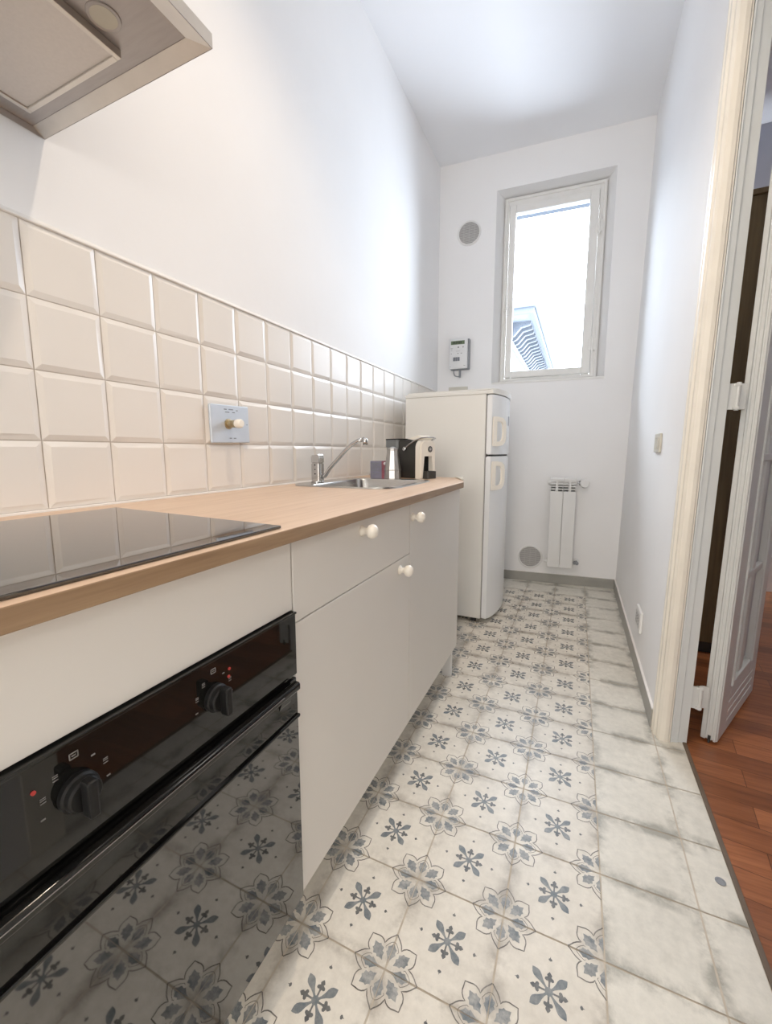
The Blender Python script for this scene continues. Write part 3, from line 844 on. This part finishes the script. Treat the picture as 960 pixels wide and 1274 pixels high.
# ------------------------------------------------------------------ FRIDGE
fr = thing('fridge', 'tall cream white fridge freezer with bowed doors at the far end', 'fridge', (.35, 2.18, 0))
FYA, FYB = 1.925, 2.465
bm = B(); box(bm, .095, .578, FYA, FYB, .030, 1.343, .004)
obj('body', bm, M['fridge'], fr)
for x in (.14, .53):
    for y in (FYA + .04, FYB - .04):
        bm = B(); cyl(bm, (x, y, 0), (x, y, .0305), .018, seg=14); obj('foot', bm, M['gap'], fr)
def bow(x0, xc, n=14, off=0, ya=FYA, yb_=FYB):
    out = []
    for k in range(n + 1):
        t = k / n; out.append((xc + off + (.048) * (1 - (2 * t - 1) ** 2) ** .8, ya - off + t * (yb_ - ya + 2 * off)))
    return out
def door_prism(z0, z1, name, mt):
    b_ = B(); fr_ = bow(.585, .612)
    prism(b_, [(.585, FYA)] + fr_ + [(.585, FYB)], z0, z1)
    bmesh.ops.bevel(b_, geom=[e for e in b_.edges if abs(e.verts[0].co.z - e.verts[1].co.z) < 1e-5], offset=.004, segments=2, affect='EDGES')
    return obj(name, b_, mt, fr, 40)
d1_ = door_prism(1.0065, 1.338, 'freezer_door', M['fridgedoor'])
d2_ = door_prism(.034, .9955, 'door', M['fridgedoor'])
bm = B(); box(bm, .579, .584, FYA + .004, FYB - .004, .036, 1.335)
obj('seal', bm, M['ventdark'], fr)
bm = B(); prism(bm, [(.600, FYA + .004)] + bow(.6, .604)[1:-1] + [(.600, FYB - .004)], .9960, 1.006)
obj('hinge_gap', bm, M['gap'], fr)
bm = B()
top = [(.095, FYA - .002), (.600, FYA - .002)] + bow(.6, .612, off=.003) + [(.600, FYB + .002), (.095, FYB + .002)]
prism(bm, top, 1.3435, 1.372)
bmesh.ops.bevel(bm, geom=[e for e in bm.edges if e.verts[0].co.z > 1.37 and e.verts[1].co.z > 1.37], offset=.010, segments=4, affect='EDGES')
obj('top_lid', bm, M['fridge'], fr, 40)
def d_handle(parent, zc, h):
    # flat D shaped grip: straight mounting bar near the edge, curved bar standing off
    b_ = B(); ya, yb2 = FYA + .004, FYA + .108
    def fx(y): 
        t = (y - FYA) / (FYB - FYA); return .612 + .048 * (1 - (2 * t - 1) ** 2) ** .8
    nrm = Vector((1, -.18, 0)).normalized()
    hh = h / 2
    outer, inner = [], []
    prof = [(0, -hh), (.35, -hh), (.72, -hh + .006), (.92, -hh + .022), (1, -hh + .05), (1, 0), (1, hh - .05), (.92, hh - .022), (.72, hh - .006), (.35, hh), (0, hh)]
    prin = [(.26, -hh + .026), (.40, -hh + .026), (.56, -hh + .028), (.68, -hh + .036), (.74, -hh + .055), (.75, 0), (.74, hh - .055), (.68, hh - .036), (.56, hh - .028), (.40, hh - .026), (.26, hh - .026)]
    def P3(t, z, lift):
        y = ya + t * (yb2 - ya); return Vector((fx(y) + .001, y, zc + z)) + nrm * lift
    lift = lambda t: .006 + .026 * max(0, (t - .15) / .85) ** .7
    base = lambda t: max(.0, lift(t) - .012)
    of = loop(b_, [P3(t, z, lift(t)) for t, z in prof]); nf = loop(b_, [P3(t, z, lift(t)) for t, z in prin])
    ob = loop(b_, [P3(t, z, base(t)) for t, z in prof]); nb = loop(b_, [P3(t, z, base(t)) for t, z in prin])
    ring_bridge(b_, of, nf); ring_bridge(b_, nf, nb); ring_bridge(b_, nb, ob); ring_bridge(b_, ob, of)
    bmesh.ops.bevel(b_, geom=b_.edges[:], offset=.0018, segments=2, affect='EDGES')
    h_ = obj('handle', b_, M['cream'], parent, 45, label='cream D shaped handle')
    for z in (-hh + .03, hh - .03):
        b_ = B(); p0 = P3(.12, z, .006); cyl(b_, p0, p0 + nrm * .0012, .0035, seg=12); obj('screw', b_, M['brass'], h_)
d_handle(d1_, 1.135, .165)
d_handle(d2_, .885, .165)
bm = B(); box(bm, .6600, .6620, 2.205, 2.222, 1.178, 1.236, .0006)
bg = obj('badge', bm, M['dotprint'], d1_, label='small dark upright badge')

# ------------------------------------------------------------------ things on the back wall
def vent(label, a, z, r):
    t = thing('round_vent', label, 'vent', MB @ Vector((a, 0, z)))
    b_ = B(); lathe(b_, (a, -.0005, z), (0, -1, 0), [(0, r + .010), (.006, r + .009), (.010, r + .003), (.008, r - .003), (.004, r - .004)], 48, cap=False)
    obj('rim', b_, M['white'], t, True, xf=MB)
    b_ = B(); cyl(b_, (a, -.0005, z), (a, -.0035, z), r - .003, seg=48); obj('backing', b_, M['ventdark'], t, xf=MB)
    b_ = B(); n = 15
    for k in range(n):
        zz = -r + (k + .5) * 2 * r / n; w = math.sqrt(max(0, (r - .004) ** 2 - zz ** 2))
        if w < .01: continue
        box(b_, a - w, a + w, -.0075, -.0036, z + zz - r / n * .62, z + zz + r / n * .62, .001, 1)
    for k in (-1, 0, 1): box(b_, a + k * r * .5 - .002, a + k * r * .5 + .002, -.008, -.0036, z - r * .8, z + r * .8)
    obj('grille', b_, M['vent'], t, xf=MB)
vent('round grey slotted vent high on the back wall left of the window', .221, 2.672, .080)
vent('round grey slotted vent low on the back wall beside the radiator', .760, .196, .083)

mt = thing('electricity_meter', 'small white electricity meter box on the back wall above the fridge', 'meter', MB @ Vector((.17, 0, 1.66)))
bm = B(); box(bm, .104, .252, -.048, -.001, 1.664, 1.893, .006); obj('base', bm, M['meterback'], mt, xf=MB)
bm = B(); box(bm, .096, .239, -.064, -.0485, 1.668, 1.896, .006, 3); cv = obj('cover', bm, M['meter'], mt, 40, xf=MB)
bm = B(); box(bm, .110, .216, -.0655, -.0635, 1.850, 1.878, .001); obj('screen', bm, M['lcd'], mt, xf=MB)
bm = B()
for k in range(6): box(bm, .124 + k * .012, .131 + k * .012, -.0660, -.0655, 1.857, 1.871)
obj('digits', bm, M['black'], mt, xf=MB)
bm = B()
for k in range(3): box(bm, .130 + k * .0175, .145 + k * .0175, -.070, -.0635, 1.726, 1.754, .001)
obj('breaker_switch', bm, M['dotprint'], mt, xf=MB)
bm = B()
for a, z, w, h in ((.205, 1.829, .007, .010), (.168, 1.829, .012, .010), (.116, 1.824, .018, .002), (.116, 1.818, .014, .002), (.165, 1.800, .03, .002), (.116, 1.806, .012, .002), (.114, 1.783, .008, .004), (.166, 1.783, .010, .005), (.192, 1.783, .012, .005), (.218, 1.690, .014, .003), (.108, 1.684, .01, .002)):
    bm = B(); box(bm, a - w / 2, a + w / 2, -.0646, -.0638, z - h / 2, z + h / 2)
    obj('print', bm, M['greyprint'], mt, xf=MB)
bm = B(); tube(bm, [(.130, -.030, 1.668), (.130, -.030, 1.640), (.138, -.030, 1.620), (.155, -.030, 1.614), (.172, -.030, 1.613), (.178, -.030, 1.615)], .0042, 8)
cyl(bm, (.178, -.030, 1.605), (.178, -.030, 1.668), .0085, seg=12)
obj('cable', bm, M['meterback'], mt, True, label='short dark cable loop', xf=MB)
bm = B(); box(bm, .088, .238, -.016, -.0005, 1.44, 1.536, .003)
sp = obj('wall_socket_plate', bm, M['beige'], xf=MB); tag(sp, 'beige wall plate half hidden behind the fridge top', 'socket')

# radiator
rd = thing('radiator', 'narrow white two section radiator low on the back wall', 'radiator', MB @ Vector((.97, 0, .15)))
RA = .884; SW = .086
for s in range(2):
    a0 = RA + s * (SW + .002); a1 = a0 + SW
    bm = B()
    box(bm, a0, a1, -.098, -.090, .150, .728, .003)
    box(bm, a0 + .034, a0 + .052, -.090, -.022, .165, .80, .002)
    obj('front_plate', bm, M['rad'], rd, xf=MB)
    bm = B(); 
    prism(bm, [(-.098, .800), (-.100, .818), (-.092, .828), (-.028, .828), (-.022, .818), (-.030, .800)], a0, a1, axis='x')
    for z in (.744, .764, .784): box(bm, a0 + .002, a1 - .002, -.094, -.034, z - .0035, z + .0045, .001, 1)
    box(bm, a0 + .038, a0 + .048, -.097, -.03, .726, .802, .001)
    obj('top_louvre', bm, M['rad'], rd, xf=MB)
    bm = B(); box(bm, a0 + .004, a1 - .004, -.032, -.026, .17, .80); obj('back_fin', bm, M['raddark'], rd, xf=MB)
for z in (.790, .187):
    bm = B(); cyl(bm, (RA - .006, -.055, z), (RA + 2 * SW + .008, -.055, z), .020, seg=20); obj('header_pipe', bm, M['rad'], rd, True, xf=MB)
for z_ in (.79, .187):
    bm = B(); cyl(bm, (RA - .020, -.055, z_), (RA - .006, -.055, z_), .0125, seg=14); obj('end_plug', bm, M['rad'], rd, True, xf=MB)
bm = B(); tube(bm, [(RA + 2 * SW + .008, -.055, .79), (1.092, -.055, .79), (1.104, -.045, .79), (1.104, -.001, .79)], .0085, 12); obj('valve_pipe', bm, M['chrome'], rd, True, xf=MB)
bm = B(); lathe(bm, (1.112, -.060, .791), (0, -1, 0), [(0, .016), (.004, .030), (.036, .032), (.043, .026), (.044, .0)], 26); obj('valve_knob', bm, M['rad'], rd, True, label='round white thermostat knob', xf=MB)
bm = B(); cyl(bm, (1.078, -.058, .790), (1.092, -.058, .790), .018, seg=18); obj('valve_collar', bm, M['raddark'], rd, xf=MB)
bm = B(); tube(bm, [(RA + 2 * SW + .008, -.055, .187), (1.080, -.055, .187), (1.092, -.045, .187), (1.092, -.001, .187)], .0075, 12)
lathe(bm, (1.092, -.055, .187), (0, -1, 0), [(0, .013), (.020, .013), (.022, .009), (.022, 0)], 18); cyl(bm, (1.070, -.055, .187), (1.080, -.055, .187), .015, seg=16)
obj('lockshield_valve', bm, M['meterback'], rd, True, label='small grey metal valve', xf=MB)
bm = B(); lathe(bm, (1.104, -.0005, .79), (0, -1, 0), [(0, .026), (.004, .025), (.006, .012)], 24); obj('wall_rosette', bm, M['rad'], rd, True, xf=MB)
bm = B(); lathe(bm, (1.092, -.0005, .187), (0, -1, 0), [(0, .024), (.004, .023), (.006, .011)], 24); obj('wall_rosette', bm, M['rad'], rd, True, xf=MB)

# ------------------------------------------------------------------ on the right wall
sw = thing('light_switch', 'beige light switch at mid height on the right wall', 'switch', (XR + LEAN * 1.06, 1.70, 1.058))
bm = B(); box(bm, XR - .009, XR, 1.633, 1.767, 1.017, 1.099, .003); obj('plate', bm, M['beige'], sw, xf=ML)
bm = B()
for k in range(3): box(bm, XR - .012, XR - .0085, 1.655 + k * .031, 1.683 + k * .031, 1.033, 1.083, .002)
obj('rocker', bm, M['beige'], sw, xf=ML)
ot = thing('wall_socket', 'white triple power socket low on the right wall near the skirting', 'socket', (XR + LEAN * .235, 1.72, .238))
bm = B(); box(bm, XR - .012, XR, 1.655, 1.795, .188, .288, .004); obj('plate', bm, M['white'], ot, xf=ML)
bm = B()
for k in range(3): box(bm, XR - .014, XR - .0115, 1.672 + k * .037, 1.704 + k * .037, .208, .268, .002)
md = obj('socket_module', bm, M['vent'], ot, xf=ML)
for k in range(3):
    for z in (.224, .238, .252):
        bm = B(); cyl(bm, (XR - .0146, 1.688 + k * .037, z), (XR - .0138, 1.688 + k * .037, z), .0028, seg=10)
        obj('socket_hole', bm, M['gap'], md, xf=ML)

# bolt socket in the floor
bm = B(); lathe(bm, (1.418, .615, .0003), (0, 0, 1), [(0, .011), (.0012, .011), (.0014, .0075), (.0006, .0068), (.0006, 0)], 20)
bs = obj('floor_bolt_socket', bm, M['meterback'], smooth=True); tag(bs, 'small round metal bolt socket in the floor tile beside the threshold', 'bolt socket')

# ------------------------------------------------------------------ door leaf, opened into the hall
LB = Vector((1.55, 1.20, 0)); uu = Vector((.4434, .8963, 0)); nn_ = Vector((uu.y, -uu.x, 0))
# local: x along the leaf, y = thickness away from the visible face (negative of nn_), z up
MD = ML @ Matrix(((uu.x, -nn_.x, 0, LB.x), (uu.y, -nn_.y, 0, LB.y), (0, 0, 1, 0), (0, 0, 0, 1)))
dl = bpy.data.objects.new('door_1', None); dl.location = LB; link(dl)
struct(dl, 'narrow white glazed door leaf standing open into the hall')
LW, LT, LZ0, LZ1 = .522, .046, .010, 2.66
bm = B()
box(bm, 0, .110, 0, LT, LZ0, LZ1, .003); box(bm, LW - .120, LW, 0, LT, LZ0, LZ1, .003)
box(bm, .110, LW - .120, 0, LT, LZ0, .190, .003); box(bm, .110, LW - .120, 0, LT, LZ1 - .12, LZ1, .003)
# moulded edge towards the kitchen (steps on the hinge stile) and panel mouldings on the bottom rail
box(bm, -.006, .001, .004, .012, LZ0, LZ1, .002); box(bm, -.006, .001, .034, .048, LZ0, LZ1, .002); box(bm, -.004, .001, .017, .028, LZ0, LZ1, .002)
for z in (.050, .085, .120): box(bm, .10, LW - .06, -.0015, .001, z, z + .008, .001, 1)
box(bm, .100, .112, -.006, .002, .185, LZ1 - .11, .003); box(bm, LW - .122, LW - .110, -.006, .002, .185, LZ1 - .11, .003)
leaf = obj('leaf', bm, M['doorpaint'], dl, xf=MD)
bm = B()
bars = [.580, 1.000, 1.420, 1.840, 2.260]
box(bm, .236, .286, .006, .040, .190, LZ1 - .12, .004)
for z in bars: box(bm, .110, LW - .120, .004, .042, z - .013, z + .013, .004)
obj('glazing_bar', bm, M['doorpaint'], dl, xf=MD)
zz = [.190] + bars + [LZ1 - .12]
for k in range(len(zz) - 1):
    for x0, x1 in ((.111, .235), (.287, LW - .121)):
        bm = B(); box(bm, x0, x1, .020, .024, zz[k] + .012, zz[k + 1] - .012); obj('pane', bm, M['frost'], dl, xf=MD)
bm = B(); box(bm, -.0072, .006, .019, .027, .006, .028, .001); cyl(bm, (-.0075, .023, .002), (-.0075, .023, .024), .003, seg=10)
obj('floor_bolt', bm, M['gap'], dl, label='small dark bolt at the foot of the door edge', xf=MD)
for z in (1.192, .172):
    bm = B(); box(bm, 1.456, 1.477, 1.176, 1.182, z - .04, z + .04, .001); cyl(bm, (1.482, 1.179, z - .043), (1.482, 1.179, z + .043), .006, seg=14)
    box(bm, 1.486, 1.507, 1.190, 1.196, z - .04, z + .04, .001); box(bm, 1.4825, 1.488, 1.178, 1.195, z - .04, z + .04, .001)
    for dz in (-.036, .036): box(bm, 1.470, 1.488, 1.172, 1.188, z + dz - .004, z + dz + .004, .001)
    obj('hinge', bm, M['doorpaint'], dl, label='white painted door hinge', xf=ML)

# ------------------------------------------------------------------ hall beyond the doorway
bm = B(); box(bm, 1.47, 4.0, 3.40, 3.55, 0, CZ); struct(obj('wall_hall_back', bm, M['bluewall']))
bm = B(); box(bm, 3.9, 4.05, Y0, 3.55, 0, CZ); struct(obj('wall_hall_right', bm, M['bluewall']))
bm = B(); box(bm, 1.62, 4.05, Y0 - .15, Y0, 0, CZ); struct(obj('wall_hall_front', bm, M['bluewall']))
bm = B(); box(bm, 1.62, 4.05, Y0 - .1, 3.6, CZ, CZ + .1); struct(obj('ceiling', bm, M['ceiling']))
bm = B(); box(bm, 1.60, 3.9, 3.384, 3.401, 0, .30, .003); struct(obj('baseboard_hall', bm, M['white']))
wd = thing('wardrobe', 'tall dark brown wardrobe seen through the gap behind the open door', 'wardrobe', (1.68, 2.3, 0))
bm = B(); box(bm, 1.53, 1.845, 2.02, 2.60, .06, 2.14, .003); obj('carcass', bm, M['wardrobe'], wd)
bm = B(); box(bm, 1.54, 1.835, 2.04, 2.58, 0, .0605); obj('plinth', bm, M['gap'], wd)
bm = B(); box(bm, 1.525, 1.85, 2.01, 2.61, 2.1405, 2.165, .004); obj('top_board', bm, M['wardrobe'], wd)
for y0, y1, ky in ((2.03, 2.308, 2.285), (2.312, 2.59, 2.335)):
    bm = B(); box(bm, 1.8455, 1.863, y0, y1, .07, 2.13, .002); wdd = obj('door', bm, M['wardrobe'], wd)
    bm = B(); lathe(bm, (1.863, ky, 1.05), (1, 0, 0), [(0, .008), (.012, .007), (.016, .013), (.026, .012), (.030, 0)], 16); obj('knob', bm, M['brass'], wdd, True)

# ------------------------------------------------------------------ LIGHT
W_ = bpy.data.worlds.new('overcast sky'); S.world = W_; W_.use_nodes = True
nt = W_.node_tree; bg = nt.nodes['Background']
tc = N(nt, 'ShaderNodeTexCoord'); sp3 = N(nt, 'ShaderNodeSeparateXYZ'); nt.links.new(tc.outputs['Generated'], sp3.inputs[0])
rp = N(nt, 'ShaderNodeValToRGB'); e = rp.color_ramp.elements
e[0].position = .0; e[0].color = (.35, .38, .42, 1); e[1].position = .55; e[1].color = (.84, .92, 1.0, 1)
k = e.new(.5); k.color = (.75, .84, .95, 1)
mr = N(nt, 'ShaderNodeMapRange'); mr.inputs['From Min'].default_value = -1; mr.inputs['From Max'].default_value = 1
nt.links.new(sp3.outputs[2], mr.inputs['Value']); nt.links.new(mr.outputs[0], rp.inputs['Fac'])
nt.links.new(rp.outputs['Color'], bg.inputs['Color']); bg.inputs['Strength'].default_value = 32.0

def light(name, kind, loc, energy, color, **kw):
    l = bpy.data.lights.new(name, kind); l.energy = energy; l.color = color
    for k_, v_ in kw.items(): setattr(l, k_, v_)
    o = link(bpy.data.objects.new(name, l)); o.location = loc; return o
po = light('window_portal', 'AREA', MB @ Vector((.81, .30, 2.24)), 1, (1, 1, 1), shape='RECTANGLE', size=.70, size_y=1.36)
po.rotation_euler = (math.radians(-90), 0, TH)
po.data.cycles.is_portal = True
light('ceiling_bulb', 'SPOT', (.76, .42, 3.10), 74, (1, .81, .61), spot_size=math.radians(118), spot_blend=1.0, shadow_soft_size=.05)
h = light('hall_fill', 'AREA', (2.9, 1.9, CZ - .03), 15, (1, .93, .86), shape='DISK', size=.5)  # added fill at the hall ceiling, unseen, brightens hall and door leaf

f_ = light('fill_behind_camera', 'AREA', (.80, Y0 + .03, 1.70), 42, (1, .955, .89), shape='RECTANGLE', size=.95, size_y=1.5)  # added fill behind the camera, no window is built there
f_.rotation_euler = (math.radians(90), 0, 0)
# ------------------------------------------------------------------ render look
S.view_settings.view_transform = 'Standard'
S.view_settings.look = 'None'
S.view_settings.exposure = 0
S.view_settings.gamma = 1.14
try:
    S.cycles.use_denoising = True
    S.cycles.max_bounces = 10; S.cycles.diffuse_bounces = 6
    S.cycles.sample_clamp_indirect = 6
    S.cycles.caustics_reflective = False; S.cycles.caustics_refractive = False
except Exception: pass
